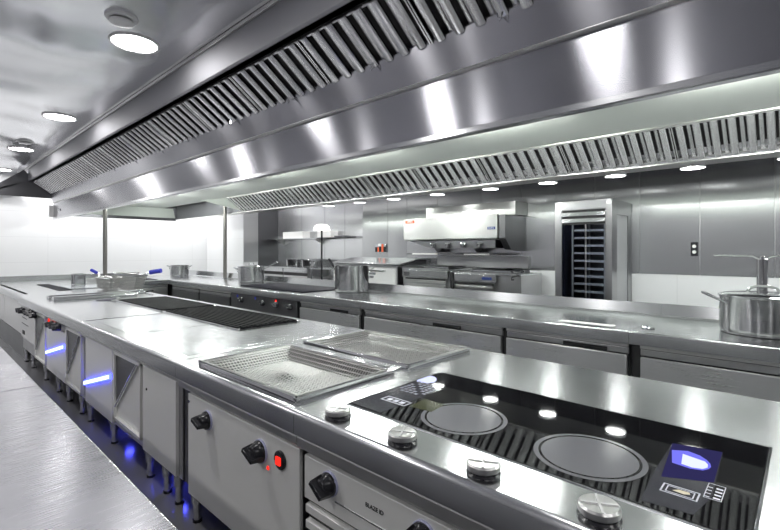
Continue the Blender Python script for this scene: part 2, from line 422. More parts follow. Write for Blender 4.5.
# lamps recessed in the canopy and on the ledge
for y in (-1.6, .2, 2.0, 3.8, 5.6, 7.4, 9.2, 11.0):
    l = MB().box(3.33, y-.50, 2.575, 3.47, y-.47, 2.656).box(3.33, y+.47, 2.575, 3.47, y+.50, 2.656).build('lamp_bracket', M['white'], hood)
    MB().cyl((3.40, y-.48, 2.605), (3.40, y+.48, 2.605), .026, n=14).build('lamp_tube', M['lamp2'], l)
for y in (-2.3,-1.5,-.7,.1,.9,1.67,2.5,3.35,4.3,5.24,6.1,7.0):
    l = MB().lathe([(.098,.012),(.112,.042),(.118,.042),(.118,0)], (5.735, y, 2.458), 32, 'z', -1).build('ledge_lamp', M['white'], hood)
    MB().lathe([(0,.014),(.1,.014)], (5.735, y, 2.458), 32, 'z', -1).build('lamp_lens', M['lamp3'], l)
# ceiling-side end fascia rivet
MB().lathe([(0,.01),(.03,.01),(.034,0)], (2.259, 12.0, 2.42), 20, 'x', -1).build('bolt', M['chrome'], hood)

# two posts that carry the canopy
def post(x, y, z0, z1, label):
    t = thing('support_post', label, 'post', (x, y, z0), 'hood support posts')
    MB().cyl((x,y,z0+.012),(x,y,z1),.04,n=24).build('tube', M['post'], t)
    MB().cyl((x,y,z0),(x,y,z0+.014),.041,n=24).build('foot_plate', M['top'], t)
    return t
post(2.82, 10.75, .902, 2.65, 'round steel post standing beside the fry baskets, left of the two under the hood')
post(4.885, 9.62, .902, 2.654, 'round steel post rising from the counter upstand behind the lidded saucepan')

# ------------------------------------------------------------------ helpers for the island units
def leg(t, x, y, z1=.2):
    l = MB().cyl((x,y,.012),(x,y,z1),.022,n=18).build('leg', M['chrome'], t)
    MB().cyl((x,y,z1-.09),(x,y,z1+.005),.031,n=18).build('sleeve', M['top'], l)
    MB().cyl((x,y,0),(x,y,.014),.026,n=18).build('foot', M['black'], l)
    return l
def worktop(t, y0, y1, x0=1.05, x1=2.5, name='worktop', mat=None):
    pr = [(x0+.03,.9)]
    pr = []
    R = .022
    for i in range(7):
        a = PI/2+ (PI/2)*i/6
        pr.append((x0+R+R*math.cos(a), .9-R+R*math.sin(a)))
    pr += [(x0,.806),(x0+.012,.80),(x1,.80),(x1,.9)]
    o = MB().prism(pr, 'y', y0+.0015, y1-.0015).build(name, mat or M['top'], t)
    for p in o.data.polygons: p.use_smooth = True
    o.data.set_sharp_from_angle(angle=math.radians(30))
    return o
def front_knob(t, x, y, z, r=.045, ring=True, ang=.6, name='knob', mat=None):
    """round knob on an X face, pointing to -X, with a wing grip"""
    k = MB().lathe([(0,.0),(r*.98,.0),(r*.98,.018),(r*.8,.026),(r*.66,.05),(0,.052)], (x,y,z), 28, 'x', -1)
    ca, sa = math.cos(ang), math.sin(ang); g = []
    for d, w, l in ((.02,.014,r*.98),(.075,.010,r*.86)):
        for u, v in ((-l,-w),(l,-w),(l,w),(-l,w)):
            g.append((x-d, y+u*ca-v*sa, z+u*sa+v*ca))
    k.add(g, [(0,1,2,3),(7,6,5,4),(0,4,5,1),(1,5,6,2),(2,6,7,3),(3,7,4,0)])
    ko = k.build(name, mat or M['black'], t, .003)
    if ring:
        MB().lathe([(r*1.0,.0),(r*1.06,.0),(r*1.06,.007),(r*1.0,.009)], (x,y,z), 32, 'x', -1).build('skirt_ring', M['bluering'], ko)
    return ko

# ------------------------------------------------------------------ induction range
rng = thing('induction_range', 'wide induction range with black glass hob, chrome dials and two round cooking zones', 'cooker', (1.78, .2, 0))
RY0, RY1 = -1.0, 1.5
worktop(rng, RY0, RY1)
MB().box(1.10, RY0+.02, .12, 2.46, RY1-.035, .80).build('body', M['fronty'], rng, .003)
MB().box(1.062, RY0, .752, 1.10, RY1-.002, .797).build('drip_rail', M['front'], rng, .005)
cp = MB().box(1.08, RY0+.02, .555, 1.10, RY1-.03, .725).build('control_panel', M['panel'], rng, .003)
MB().box(1.0775, .45, .606, 1.082, 1.28, .611).build('engraved_line', M['top'], cp)
text('lettering', 'BLAZE ID', .021, M['black'], cp, (1.0785, 1.075, .662), (0,-1,0), (0,0,1))
lv = MB()
for i in range(7): lv.prism([(1.075,.535-i*.062),(1.075,.505-i*.062),(1.10,.495-i*.062),(1.10,.540-i*.062)], 'y', RY0+.03, RY1-.045)
lv.build('louvre_panel', M['panel'], rng, .002)
MB().box(1.095, RY0+.03, .13, 1.099, RY1-.04, .55).build('louvre_backing', M['dark'], rng)
for y in (1.31, .86, .1): front_knob(rng, 1.08, y, .665, .044)
glass = MB().box(1.248, .089, .899, 1.893, 1.40, .9045).build('glass_hob', M['glass'], rng, .002)
MB().box(1.243, .082, .8995, 1.248, 1.407, .903).box(1.893,.082,.8995,1.899,1.407,.903).box(1.243,.082,.8995,1.899,.088,.904).build('hob_trim', M['chrome'], rng)
gz = .9046
for yc, xc in ((.955,1.437),(.497,1.437)):
    zn = MB().lathe([(0,0),(.139,0)], (xc,yc,gz+.0002), 64).build('cooking_zone', M['zone'], glass)
    MB().lathe([(.147,0),(.162,0)], (xc,yc,gz+.0002), 64).build('zone_ring', M['greyprint' if False else 'zone'], zn)
def flat(poly, mat, name, parent, z=gz+.0003):
    return MB().add([(x,y,z) for x,y in poly], [tuple(range(len(poly)))]).build(name, mat, parent)
# left display: painted lamp reflection, chequer field, framed sign, olive field
refl_arc = []
for i in range(13):
    a = PI*i/12; refl_arc.append((1.745+.052*math.sin(a)*.9, 1.372+.0-.036*math.cos(a)))
flat([(1.675,1.36),(1.69,1.325),(1.725,1.312),(1.76,1.325),(1.785,1.345),(1.80,1.37),(1.80,1.396),(1.70,1.396),(1.68,1.385)], M['glint'], 'reflection_patch', glass)
flat([(1.26,1.395),(1.67,1.395),(1.67,1.22),(1.26,1.22)], M['greyprint'], 'printed_field', glass, gz+.0002)
ch = MB()
for i in range(7):
    for j in range(6):
        if (i*7+j*3) % 5 != 0:
            x, y_ = 1.52+i*.025, 1.23+j*.026
            ch.add([(x,y_,gz+.0004),(x+.018,y_,gz+.0004),(x+.018,y_+.019,gz+.0004),(x,y_+.019,gz+.0004)], [(0,1,2,3)])
ch.build('chequer_print', M['faintprint'], glass)
def frame_print(x0, y0, x1, y1, w, name, mat=M['line'], z=gz+.0005):
    mb = MB()
    for a, b, c, d in ((x0,y0,x1,y0+w),(x0,y1-w,x1,y1),(x0,y0,x0+w,y1),(x1-w,y0,x1,y1)):
        mb.add([(a,b,z),(c,b,z),(c,d,z),(a,d,z)], [(0,1,2,3)])
    return mb
fp = frame_print(1.375, 1.20, 1.43, 1.335, .007, 'sign')
for i in range(3): fp.add([(1.388,1.22+i*.034,gz+.0005),(1.414,1.222+i*.034,gz+.0005),(1.414,1.246+i*.034,gz+.0005),(1.388,1.246+i*.034,gz+.0005)], [(0,1,2,3)])
fp.build('framed_symbol', M['line'], glass)
flat([(1.39,1.185),(1.50,1.195),(1.50,1.09),(1.40,1.08)], M['olive'], 'olive_print', glass)
# right display, with a lamp reflection and its blue halo painted in
flat([(1.268,.311),(1.47,.322),(1.714,.326),(1.746,.194),(1.409,.179),(1.285,.20)], M['greyprint'], 'printed_field', glass, gz+.0002)
flat([(1.714,.325),(1.745,.195),(1.50,.187),(1.44,.30)], M['bluehalo'], 'reflection_halo', glass, gz+.0003)
flat([(1.654,.315),(1.556,.296),(1.549,.25),(1.561,.22),(1.582,.209),(1.602,.206),(1.625,.211),(1.646,.222),(1.668,.243),(1.68,.276)], M['glintb'], 'reflection_rim', glass, gz+.0005)
flat([(1.645,.284),(1.566,.274),(1.56,.246),(1.571,.222),(1.59,.213),(1.612,.215),(1.63,.224)], M['glint'], 'reflection_patch', glass, gz+.0007)
fp = frame_print(1.355, .203, 1.408, .287, .004, 'sign')
fp2 = frame_print(1.363, .213, 1.400, .276, .003, 'sign')
fp.add(fp2.v, fp2.f); fp.build('framed_symbol', M['line'], glass)
flat([(1.378,.262),(1.392,.25),(1.394,.226),(1.382,.222),(1.374,.236)], M['cream'], 'fish_print', glass, gz+.0006)
bars = frame_print(1.395, .158, 1.49, .197, .0022, 'bars')
for i in range(4):
    x = 1.402+i*.02
    bars.add([(x,.162,gz+.0005),(x+.009,.162,gz+.0005),(x+.009,.177,gz+.0005),(x,.177,gz+.0005)], [(0,1,2,3)])
    bars.add([(x,.184,gz+.0005),(x+.004,.184,gz+.0005),(x+.004,.195,gz+.0005),(x,.195,gz+.0005)], [(0,1,2,3)])
bars.build('level_bars', M['line'], glass)
for yk in (1.318, .989, .68, .364):
    d = MB().lathe([(0,0),(.049,0),(.050,.006),(.046,.010),(.046,.018)], (1.125,yk,.9005), 40).build('dial', M['black'], rng)
    MB().lathe([(.046,.014),(.0485,.017),(.0485,.030),(.044,.035),(.03,.0335),(0,.0325)], (1.125,yk,.9005), 40).build('dial_cap', M['front'], d)
    cr = MB()
    for a in (.5, .5+PI/2):
        ca, sa = math.cos(a), math.sin(a)
        q = [(1.125+u*ca-v*sa, yk+u*sa+v*ca) for u, v in ((-.043,-.003),(.043,-.003),(.043,.003),(-.043,.003))]
        cr.prism(q, 'z', .933, .9372)
    cr.build('dial_cross', M['white'], d)
for y in (1.44, -.9):
    for x in (1.13, 2.4): leg(rng, x, y, .13)

# ------------------------------------------------------------------ boiling unit with the two wire trays
fr = thing('boiling_unit', 'steel cooking unit with two black knobs and red switch beside the induction range', 'cooker', (1.78, 2.08, 0))
FY0, FY1 = 1.5, 2.66
pr_ = MB()
R_ = .022; pf = [(1.05+R_+R_*math.cos(PI/2+PI/2*i/6), .9-R_+R_*math.sin(PI/2+PI/2*i/6)) for i in range(7)]+[(1.05,.806),(1.062,.80),(1.122,.80),(1.122,.9)]
pr_.prism(pf, 'y', FY0+.0015, FY1-.0015)
pr_.box(2.42,FY0+.0015,.80,2.5,FY1-.0015,.9).box(1.122,FY0+.0015,.80,2.42,FY0+.08,.9).box(1.122,2.49,.80,1.72,FY1-.0015,.9).box(1.72,2.49,.80,2.42,FY1-.0015,.9).box(1.715,FY0+.08,.80,1.84,2.49,.9)
o_ = pr_.build('worktop', M['top'], fr)
for p in o_.data.polygons: p.use_smooth = True
o_.data.set_sharp_from_angle(angle=math.radians(30))
MB().box(1.10, FY0+.02, .2, 2.46, FY1-.09, .797).build('body', M['fronty'], fr, .003)
MB().box(1.062, FY0+.002, .757, 1.10, FY1-.002, .797).build('drip_rail', M['front'], fr, .006)
MB().box(1.08, FY0+.004, .17, 1.10, FY1-.10, .735).build('front_panel', M['panel'], fr, .004)
MB().box(1.105, FY1-.09, .19, 1.125, FY1, .76).build('filler_strip', M['darksteel'], fr)
front_knob(fr, 1.08, 2.312, .645, .048, ang=.3); front_knob(fr, 1.08, 1.792, .64, .050, ang=.4)
sw = MB().lathe([(0,.0),(.040,.0),(.040,.008),(.034,.012),(0,.012)], (1.08,1.635,.65), 30, 'x', -1).build('switch_plate', M['black'], fr)
MB().box(1.060, 1.617, .632, 1.070, 1.651, .668).build('red_button', M['red'], sw, .004)
MB().lathe([(0,.004),(.007,.004),(.010,.0)], (1.08,1.735,.583), 16, 'x', -1).build('pilot_light', M['red'], fr)
MB().lathe([(0,.004),(.009,.004),(.010,.0)], (1.08,2.545,.69), 16, 'x', -1).build('screw', M['chrome'], fr)
for y in (2.54, 1.58):
    for x in (1.125, 2.38): leg(fr, x, y)
def wire_tray(x0, x1, y0, y1, label):
    t = thing('wire_mesh_tray', label, 'tray', ((x0+x1)/2, (y0+y1)/2, .9005), 'wire mesh trays on the boiling unit')
    rm = MB(); w = .022; z0, z1 = .9005, .922
    rm.box(x0,y0,z0,x0+w,y1,z1).box(x1-w,y0,z0,x1,y1,z1).box(x0,y0,z0,x1,y0+w,z1).box(x0,y1-w,z0,x1,y1,z1)
    rm.build('rim', M['chrome'], t, .006, 3)
    MB().box(x0+.03,y0+.03,.80,x1-.03,y1-.03,.806).build('pan', M['pan'], t)
    a0, a1, b0, b1 = x0+.02, x1-.02, y0+.02, y1-.02
    def hz(x, y):
        u = (x-a0)/(a1-a0); v = (y-b0)/(b1-b0); e = min(u, 1-u, v, 1-v)
        s = min(1, e/.16)
        r = math.hypot(u-.45, v-.52)
        return .916-.062*s*s*(3-2*s)+.0016*math.sin(60*r)*0+ .03*math.exp(-(r/.07)**2)
    mb = MB(); p = .0185
    nx, ny = int((a1-a0)/p), int((b1-b0)/p)
    for i in range(nx+1):
        x = a0+(a1-a0)*i/nx
        mb.tube([(x, b0+(b1-b0)*j/26, hz(x, b0+(b1-b0)*j/26)+.0009*(-1)**(i+j)) for j in range(27)], .003, 5)
    for j in range(ny+1):
        y_ = b0+(b1-b0)*j/ny
        mb.tube([(a0+(a1-a0)*i/20, y_, hz(a0+(a1-a0)*i/20, y_)+.0009*(-1)**(i+j+1)) for i in range(21)], .003, 5)
    mb.build('wire_mesh', M['wire'], t)
    return t
wire_tray(1.11, 1.725, 1.57, 2.50, 'wire mesh tray with metal rim at the aisle side of the boiling unit')
wire_tray(1.83, 2.43, 1.565, 2.51, 'wire mesh tray farther from the aisle, nearer the drawer counter')
tag(MB().box(1.742,1.60,.9005,1.812,2.53,.912).build('divider_strip', M['top'], None, .004), 'narrow raised steel strip between the two wire mesh trays', 'strip')

# ------------------------------------------------------------------ grill cabinets further along the island
def framed_inset(t, y0, y1, z0, z1, name='inset_door'):
    """framed inset door; a dark plate and a bright rod draw the reflection in it"""
    w = .022
    fr_ = MB().box(1.072,y0,z0,1.10,y0+w,z1).box(1.072,y1-w,z0,1.10,y1,z1).box(1.072,y0,z0,1.10,y1,z0+w).box(1.072,y0,z1-w,1.10,y1,z1).build(name, M['panel'], t, .003)
    MB().box(1.094,y0+w,z0+w,1.0985,y1-w,z1-w).build('back_sheet', M['panel'], fr_)
    MB().prism([(y1-w,z1-w),(y0+w+.12*(y1-y0),z1-w),(y1-w,z0+w+.08)], 'x', 1.086, 1.093).build('reflection_plate', M['darksteel'], fr_)  # dark triangle painted in for a reflection in the door
    a, b = Vector((1.084, y0+w+.12*(y1-y0), z1-w)), Vector((1.084, y1-w, z0+w+.08))
    MB().tube([a+(b-a)*(i/8) for i in range(9)], .012, 8).build('reflection_edge', M['top'], fr_)  # bright edge of that painted reflection
    return fr_
def refl_bar(t, y0, y1, z, tilt=0):  # blue reflection in a door, built as a tilted glowing bar
    def slab(xa, xb, h, e): return MB().prism([(y0+e,z+tilt-h),(y1-e,z-tilt-h),(y1-e,z-tilt+h),(y0+e,z+tilt+h)], 'x', xa, xb)
    l = slab(1.066, 1.0785, .022, 0).build('reflection_bar', M['brefl'], t)
    slab(1.060, 1.067, .014, .004).build('reflection_core', M['breflw'], l)
    return l
g1 = thing('grill_cabinet', 'steel cabinet with plain doors and framed inset door, beside the boiling unit', 'cabinet', (1.78, 3.7, 0), 'island cabinets')
worktop(g1, 2.66, 4.8)
MB().box(1.10, 2.68, .19, 2.46, 4.79, .80).build('body', M['fronty'], g1, .003)
MB().box(1.10, 4.775, .8995, 1.80, 4.80, .904).build('joint_strip', M['chrome'], g1, .001)
MB().box(1.10, 2.662, .8995, 2.47, 2.672, .902).build('joint_strip', M['chrome'], g1, .001)
MB().box(1.16, 2.75, .8995, 1.775, 3.72, .9025).build('cover_plate', M['top'], g1, .001)
MB().box(1.16, 3.76, .8995, 1.775, 4.74, .9025).build('cover_plate', M['top'], g1, .001)
MB().box(1.066, 2.665, .775, 1.10, 4.795, .798).build('drip_rail', M['front'], g1, .004)
MB().box(1.08, 2.73, .20, 1.10, 3.275, .765).build('door', M['panel'], g1, .003)
framed_inset(g1, 3.30, 3.88, .25, .77)
MB().box(1.08, 3.93, .20, 1.10, 4.70, .765).build('door', M['panel'], g1, .003)
refl_bar(g1, 3.96, 4.68, .462, .095)
MB().lathe([(0,.005),(.008,.004),(.009,0)], (1.08,3.2,.62), 12, 'x', -1).build('screw', M['black'], g1)
MB().box(1.073,3.46,.222,1.079,3.56,.232).build('latch', M['chrome'], g1)
for y in (2.80, 2.98, 3.27, 4.05, 4.72):
    leg(g1, 1.13, y)
for y in (2.80, 3.8, 4.7): leg(g1, 2.36, y)
sp = MB().lathe([(0,.012),(.028,.012),(.032,0)], (1.25,3.05,.19), 24, 'z', -1).build('floor_spot', M['bspot'], g1)
sp = MB().lathe([(0,.012),(.028,.012),(.032,0)], (1.30,4.25,.19), 24, 'z', -1).build('floor_spot', M['bspot'], g1)

g2 = thing('grill_cabinet', 'steel cabinet with painted blue reflection beside black knobs, farther along the island', 'cabinet', (1.78, 6.4, 0), 'island cabinets')
worktop(g2, 4.8, 8.0)
MB().box(1.10, 4.81, .19, 2.46, 7.98, .80).build('body', M['fronty'], g2, .003)
MB().box(1.066, 4.805, .785, 1.10, 6.40, .798).build('drip_rail', M['front'], g2, .004)
framed_inset(g2, 4.76+.06, 5.40, .22, .775)
MB().box(1.08, 5.43, .20, 1.10, 6.32, .70).build('door', M['panel'], g2, .003)
refl_bar(g2, 5.46, 6.28, .478, .09)
framed_inset(g2, 6.36, 6.98, .22, .775)
kp = MB().box(1.08, 7.0, .35, 1.10, 7.97, .785).build('control_panel', M['white'], g2, .003)
for y, z in ((7.85,.722),(7.68,.725),(7.25,.745),(7.08,.75),(6.90,.745)): front_knob(g2, 1.075, y, z, .042, False)
for y, z in ((5.95,.742),(5.78,.745),(5.62,.745)): front_knob(g2, 1.075, y, z, .036, False)
MB().lathe([(0,.01),(.025,.01),(.03,0)], (1.08,6.18,.755), 20, 'x', -1).build('red_switch', M['red'], g2)
MB().box(1.076,7.55,.62,1.081,7.9,.628).box(1.076,7.45,.54,1.081,7.93,.546).box(1.074,7.72,.40,1.081,7.86,.45).build('panel_slot', M['dark'], g2)
for y in (5.0, 5.5, 5.95, 6.6, 7.4, 7.9): leg(g2, 1.13, y)
for y in (5.0, 6.4, 7.8): leg(g2, 2.36, y)

def grate(y0, y1, pitch, label, x0=1.81, x1=2.36):
    t = thing('grill_grate', label, 'grill', ((x0+x1)/2, (y0+y1)/2, .9005), 'black grill grates on the island')
    w = .03
    MB().box(x0-w,y0-.01,.9005,x0,y1+.01,.914).box(x1,y0-.01,.9005,x1+w,y1+.01,.914).build('side_rail', M['chrome'], t, .004)
    MB().box(x0,y0,.9005,x1,y1,.903).build('drip_pan', M['dark'], t)
    mb = MB(); n = int((x1-x0)/pitch)
    for i in range(n+1):
        x = x0+.006+(x1-x0-.012)*i/n
        mb.prism([(x-.009,.921),(x+.009,.921),(x+.004,.905),(x-.004,.905)], 'y', y0+.01, y1-.01)
    for y in (y0+.005, (y0+y1)/2, y1-.017): mb.box(x0+.002, y, .904, x1-.002, y+.012, .913)
    mb.build('bars', M['iron'], t)
    return t
grate(3.32, 4.83, .045, 'black ribbed grill grate nearer the wire trays')
grate(4.90, 6.33, .030, 'fine black grill grate beyond the ribbed one, nearer the fry baskets')
tag(MB().prism([(6.88,.9005),(6.88,.93),(6.92,.948),(7.00,.948),(7.04,.93),(7.04,.9005)], 'x', 1.25, 2.20).build('raised_bar', M['top'], None, .006), 'bright raised steel bar across the island worktop beyond the grill', 'bar', 'raised bars across the island')
tag(MB().prism([(7.18,.9005),(7.18,.93),(7.22,.948),(7.30,.948),(7.34,.93),(7.34,.9005)], 'x', 1.25, 2.20).build('raised_bar', M['top'], None, .006), 'farther raised steel bar across the island, next to the flat griddle', 'bar', 'raised bars across the island')

# ------------------------------------------------------------------ end unit of the island and the cross counter
k1 = thing('griddle_unit', 'pale end unit of the island with flat griddle and white enamel front', 'cooker', (1.8, 10.0, 0))
worktop(k1, 8.0, 12.0, 1.09, 2.5)
MB().box(1.14, 8.02, .16, 2.46, 11.98, .80).build('body', M['fronty'], k1)
MB().box(1.12, 8.03, .33, 1.14, 9.9, .79).build('door', M['white'], k1, .004)
MB().box(1.12, 9.93, .33, 1.14, 11.97, .79).build('door', M['white'], k1, .004)
MB().box(1.125, 8.03, 0, 1.14, 11.97, .32).build('plinth', M['darksteel'], k1)
MB().box(1.62, 8.6, .9005, 1.80, 10.35, .908).build('griddle_edge', M['grid'], k1, .002)
MB().box(1.82, 8.75, .9005, 2.42, 9.6, .912).build('griddle_plate', M['ftray'], k1, .003)
MB().box(1.16, 8.3, .9005, 1.20, 11.0, .903).build('slot_line', M['darksteel'], k1)
MB().box(1.1, 11.96, .9, 2.5, 12.0, 1.0).build('upstand', M['top'], k1, .006)
k2 = thing('cross_counter', 'short steel counter joining the island and the long counter below the end wall', 'counter', (3.2, 11.0, 0))
MB().prism([(10.1,.805),(10.1,.89),(10.115,.9),(12.0,.9),(12.0,.805)], 'x', 2.502, 3.868).build('worktop', M['top'], k2, .004)
MB().box(2.52, 10.16, 0, 3.85, 11.97, .80).build('body', M['fronty'], k2)
MB().box(2.55, 10.14, .28, 3.82, 10.165, .74).build('door', M['front'], k2, .003)
MB().box(2.55, 10.13, .75, 3.82, 10.15, .775).build('rail', M['top'], k2, .004)
MB().box(2.502, 11.96, .9, 3.868, 12.0, 1.0).build('upstand', M['top'], k2, .006)
MB().box(2.98, 10.3, .9005, 3.7, 10.9, .907).build('griddle_plate', M['grid'], k2, .002)
tag(MB().prism([(10.18,.902),(10.18,.985),(10.195,.992),(10.21,.985),(10.21,.902)], 'x', 2.30, 3.15).build('splash_guard', M['fronty'], None, .003), 'low grey steel splash guard in front of the post beside the fry baskets', 'splash guard')

# ------------------------------------------------------------------ things standing on the island end
cn = thing('wire_container', 'small square steel container at the left end of the island', 'container', (2.14, 9.78, .9005))
mb = MB(); cx, cy, z0 = 2.14, 9.78, .9005; w = .085
for dx, dy in ((-w,-w),(w,-w),(w,w),(-w,w)): mb.cyl((cx+dx,cy+dy,z0),(cx+dx,cy+dy,z0+.2),.008,n=8)
for zz in (z0+.01, z0+.2): mb.tube([(cx-w,cy-w,zz),(cx+w,cy-w,zz),(cx+w,cy+w,zz),(cx-w,cy+w,zz)], .008, 6, True)
mb.build('frame', M['chrome'], cn)
MB().box(cx-w+.01,cy-w+.01,z0,cx+w-.01,cy+w-.01,z0+.012).box(cx-w+.006,cy-w+.006,z0,cx-w+.012,cy+w-.006,z0+.17).box(cx+w-.012,cy-w+.006,z0,cx+w-.006,cy+w-.006,z0+.17).box(cx-w+.006,cy-w+.006,z0,cx+w-.006,cy-w+.012,z0+.17).box(cx-w+.006,cy+w-.012,z0,cx+w-.006,cy+w-.006,z0+.17).build('liner', M['top'], cn)

def fry_basket(x, y, z, rot, label, tilt=.0, s=1.0, handle=True, flip=1):
    t = thing('fry_basket', label, 'fry basket', (0,0,0), 'fry baskets on the island')
    L, W, H = .30*s, .20*s, .17*s
    R = Matrix.Translation((x,y,z)) @ Matrix.Rotation(rot, 4, 'Z') @ Matrix.Rotation(tilt, 4, 'Y')
    def T(p): return tuple(R @ Vector(p))
    wires = MB()
    def ring(u, zz): a, b = L/2*u, W/2*u; return [T((-a,-b,zz)),T((a,-b,zz)),T((a,b,zz)),T((-a,b,zz))]
    for i in range(9):
        zz = H*i/8; wires.tube(ring(.8+.2*i/8, zz), .005*s, 5, True)
    for i in range(11):
        u = -1+2*i/10
        wires.tube([T((L/2*u,-W/2,H)),T((L/2*.8*u,-W/2*.8,0)),T((L/2*.8*u,W/2*.8,0)),T((L/2*u,W/2,H))], .0044*s, 4)
    for i in range(7):
        u = -1+2*i/6
        wires.tube([T((-L/2,W/2*u,H)),T((-L/2*.8,W/2*.8*u,0)),T((L/2*.8,W/2*.8*u,0)),T((L/2,W/2*u,H))], .0044*s, 4)
    wires.build('wire_basket', M['wire'], t)
    MB().tube(ring(1.02, H), .008*s, 8, True).build('rim', M['top'], t)
    MB().tube([T((L/2,-.02,H)),T((L/2+.08*s,-.012,H+.045*s)),T((L/2+.12*s,0,H+.06*s)),T((L/2+.08*s,.012,H+.045*s)),T((L/2,.02,H))], .007*s, 8).build('handle_wire', M['chrome'], t)
    MB().tube([T((L/2+.10*s,0,H+.05*s)),T((L/2+.14*s,0,H+.062*s)),T((L/2+.23*s,0,H+.085*s))], .026*s, 10).build('handle_grip', M['blueh'], t)
    # root at the base of the basket
    base = Vector((x,y,z)); t.location = base
    for c in t.children: c.data.transform(Matrix.Translation(-base))
    return t
fry_basket(2.38, 7.86, .925, -.9, 'wire fry basket with blue handle pointing to the long counter', .10, 1.35)
fry_basket(2.22, 8.33, .918, 2.0, 'second wire fry basket with blue handle turned to the end wall', -.1, 1.0)
sc = thing('hand_scoop', 'small steel scoop with black end lying on the island by the grill', 'scoop', (2.36, 7.28, .9005))
MB().prism([(2.25,7.20),(2.43,7.23),(2.45,7.40),(2.28,7.43)], 'z', .9005, .915).box(2.26,7.39,.9005,2.45,7.42,.94).build('pan', M['top'], sc, .004)
MB().tube([(2.43,7.23,.918),(2.465,7.17,.93),(2.48,7.1,.935)], .014, 8).build('handle', M['black'], sc)
hk = thing('lifting_hook', 'thin steel lifting hook lying at the corner of the fine grill grate', 'hook', (1.80, 6.45, .9005))
MB().tube([(1.62,6.55,.906),(1.74,6.46,.907),(1.80,6.40,.93),(1.84,6.42,.935),(1.80,6.52,.92),(1.70,6.60,.907)], .008, 8).build('rod', M['chrome'], hk)

# ------------------------------------------------------------------ long counter behind the island
BX0, BX1 = 3.87, 4.96
def back_top(t, y0, y1):
    R = .012; pr = []
    for i in range(5):
        a = PI/2+(PI/2)*i/4; pr.append((BX0+R+R*math.cos(a), .9-R+R*math.sin(a)))
    pr += [(BX0,.80),(BX1+.02,.80),(BX1+.02,1.015),(BX1+.012,1.022),(BX1,1.02),(BX1-.02,.915),(BX1-.035,.9)]
    o = MB().prism(pr, 'y', y0+.0015, y1-.0015).build('worktop', M['top'], t)
    for p in o.data.polygons: p.use_smooth = True
    o.data.set_sharp_from_angle(angle=math.radians(32))
    return o
def drawer_unit(y0, y1, spans, label):
    t = thing('drawer_counter', label, 'counter', (4.4, (y0+y1)/2, 0), 'drawer counters in the long back run')
    back_top(t, y0, y1)
    MB().box(3.93, y0+.005, .08, 4.95, y1-.005, .80).build('body', M['dark'], t)
    MB().box(4.0, y0+.01, 0, 4.93, y1-.01, .08).build('plinth', M['darksteel'], t)
    for a, b in spans:
        MB().box(3.90, a+.012, .770, 3.93, b-.012, .797).build('upper_rail', M['front'], t, .003)
        MB().box(3.915, a+.012, .712, 3.932, b-.012, .762).build('inner_strip', M['fronty'], t, .003)
        d = MB().box(3.885, a+.018, .40, 3.925, b-.018, .708).build('drawer', M['drawer'], t, .005)
        c = (a+b)/2-.12*(b-a)
        MB().box(3.905, c-.24, .716, 3.917, c+.12, .748).build('handle_recess', M['dark'], d)
        MB().box(3.885, a+.018, .10, 3.925, b-.018, .385).build('lower_drawer', M['drawer'], t, .005)
    return t
drawer_unit(-2.2, 1.03, [(-2.2,-.6),(-.6,.97)], 'steel drawer counter under the lidded casserole pot, nearest the camera')
drawer_unit(1.03, 4.10, [(1.03,2.12),(2.14,4.07)], 'long steel drawer counter in front of the glazed rack cabinet')
drawer_unit(4.10, 5.45, [(4.13,5.42)], 'short steel drawer counter under the tall ladle pot')
wp = MB().prism([(3.99,1.64),(4.075,1.64),(4.075,1.185),(3.99,1.185)], 'z', .9005, .906).build('steel_plate', M['paper'], None, .002)
tag(wp, 'thin white strip lying on the long counter before the rack cabinet', 'strip')
rg = MB().tube([(4.115+.035*math.cos(a*PI/10), .955+.05*math.sin(a*PI/10), .908) for a in range(20)], .007, 8, True).build('steel_ring', M['chrome'])
tag(rg, 'small oval steel ring lying on the counter left of the casserole', 'ring')

br_ = thing('griddle_range', 'range with black griddle top and four blue-black knobs in the long counter', 'cooker', (4.4, 6.45, 0))
back_top(br_, 5.45, 7.45)
MB().box(3.93, 5.46, 0, 4.95, 7.44, .80).build('body', M['dark'], br_)
MB().box(3.885, 5.47, .545, 3.93, 7.43, .795).build('control_panel', M['darksteel'], br_, .004)
MB().box(3.89, 5.47, .10, 3.93, 7.43, .53).build('oven_door', M['front'], br_, .004)
MB().box(4.02, 5.5, .9005, 4.86, 7.35, .918).build('griddle_plate', M['grid'], br_, .004)
for y in (7.04,6.38,6.0,5.63): front_knob(br_, 3.885, y, .693, .05, False)
for y, m in ((7.2,'blueh'),(6.62,'blueh'),(6.02,'red')):
    MB().lathe([(0,.008),(.02,.008),(.024,0)], (3.885,y,.75), 16, 'x', -1).build('indicator', M[m], br_)
bc = thing('corner_counter', 'steel corner counter with dark doors at the far end of the long run', 'counter', (4.4, 9.7, 0))
back_top(bc, 7.45, 12.0)
MB().box(3.93, 7.46, 0, 4.95, 11.99, .80).build('body', M['dark'], bc)
for a, b in ((7.48,8.7),(8.74,10.05)):
    MB().box(3.90, a+.01, .765, 3.93, b-.01, .797).build('upper_rail', M['front'], bc, .003)
    MB().box(3.89, a+.012, .12, 3.93, b-.012, .70).build('door', M['darksteel'], bc, .004)
    MB().box(3.90, a+.012, .708, 3.93, b-.012, .75).build('inner_strip', M['fronty'], bc, .003)

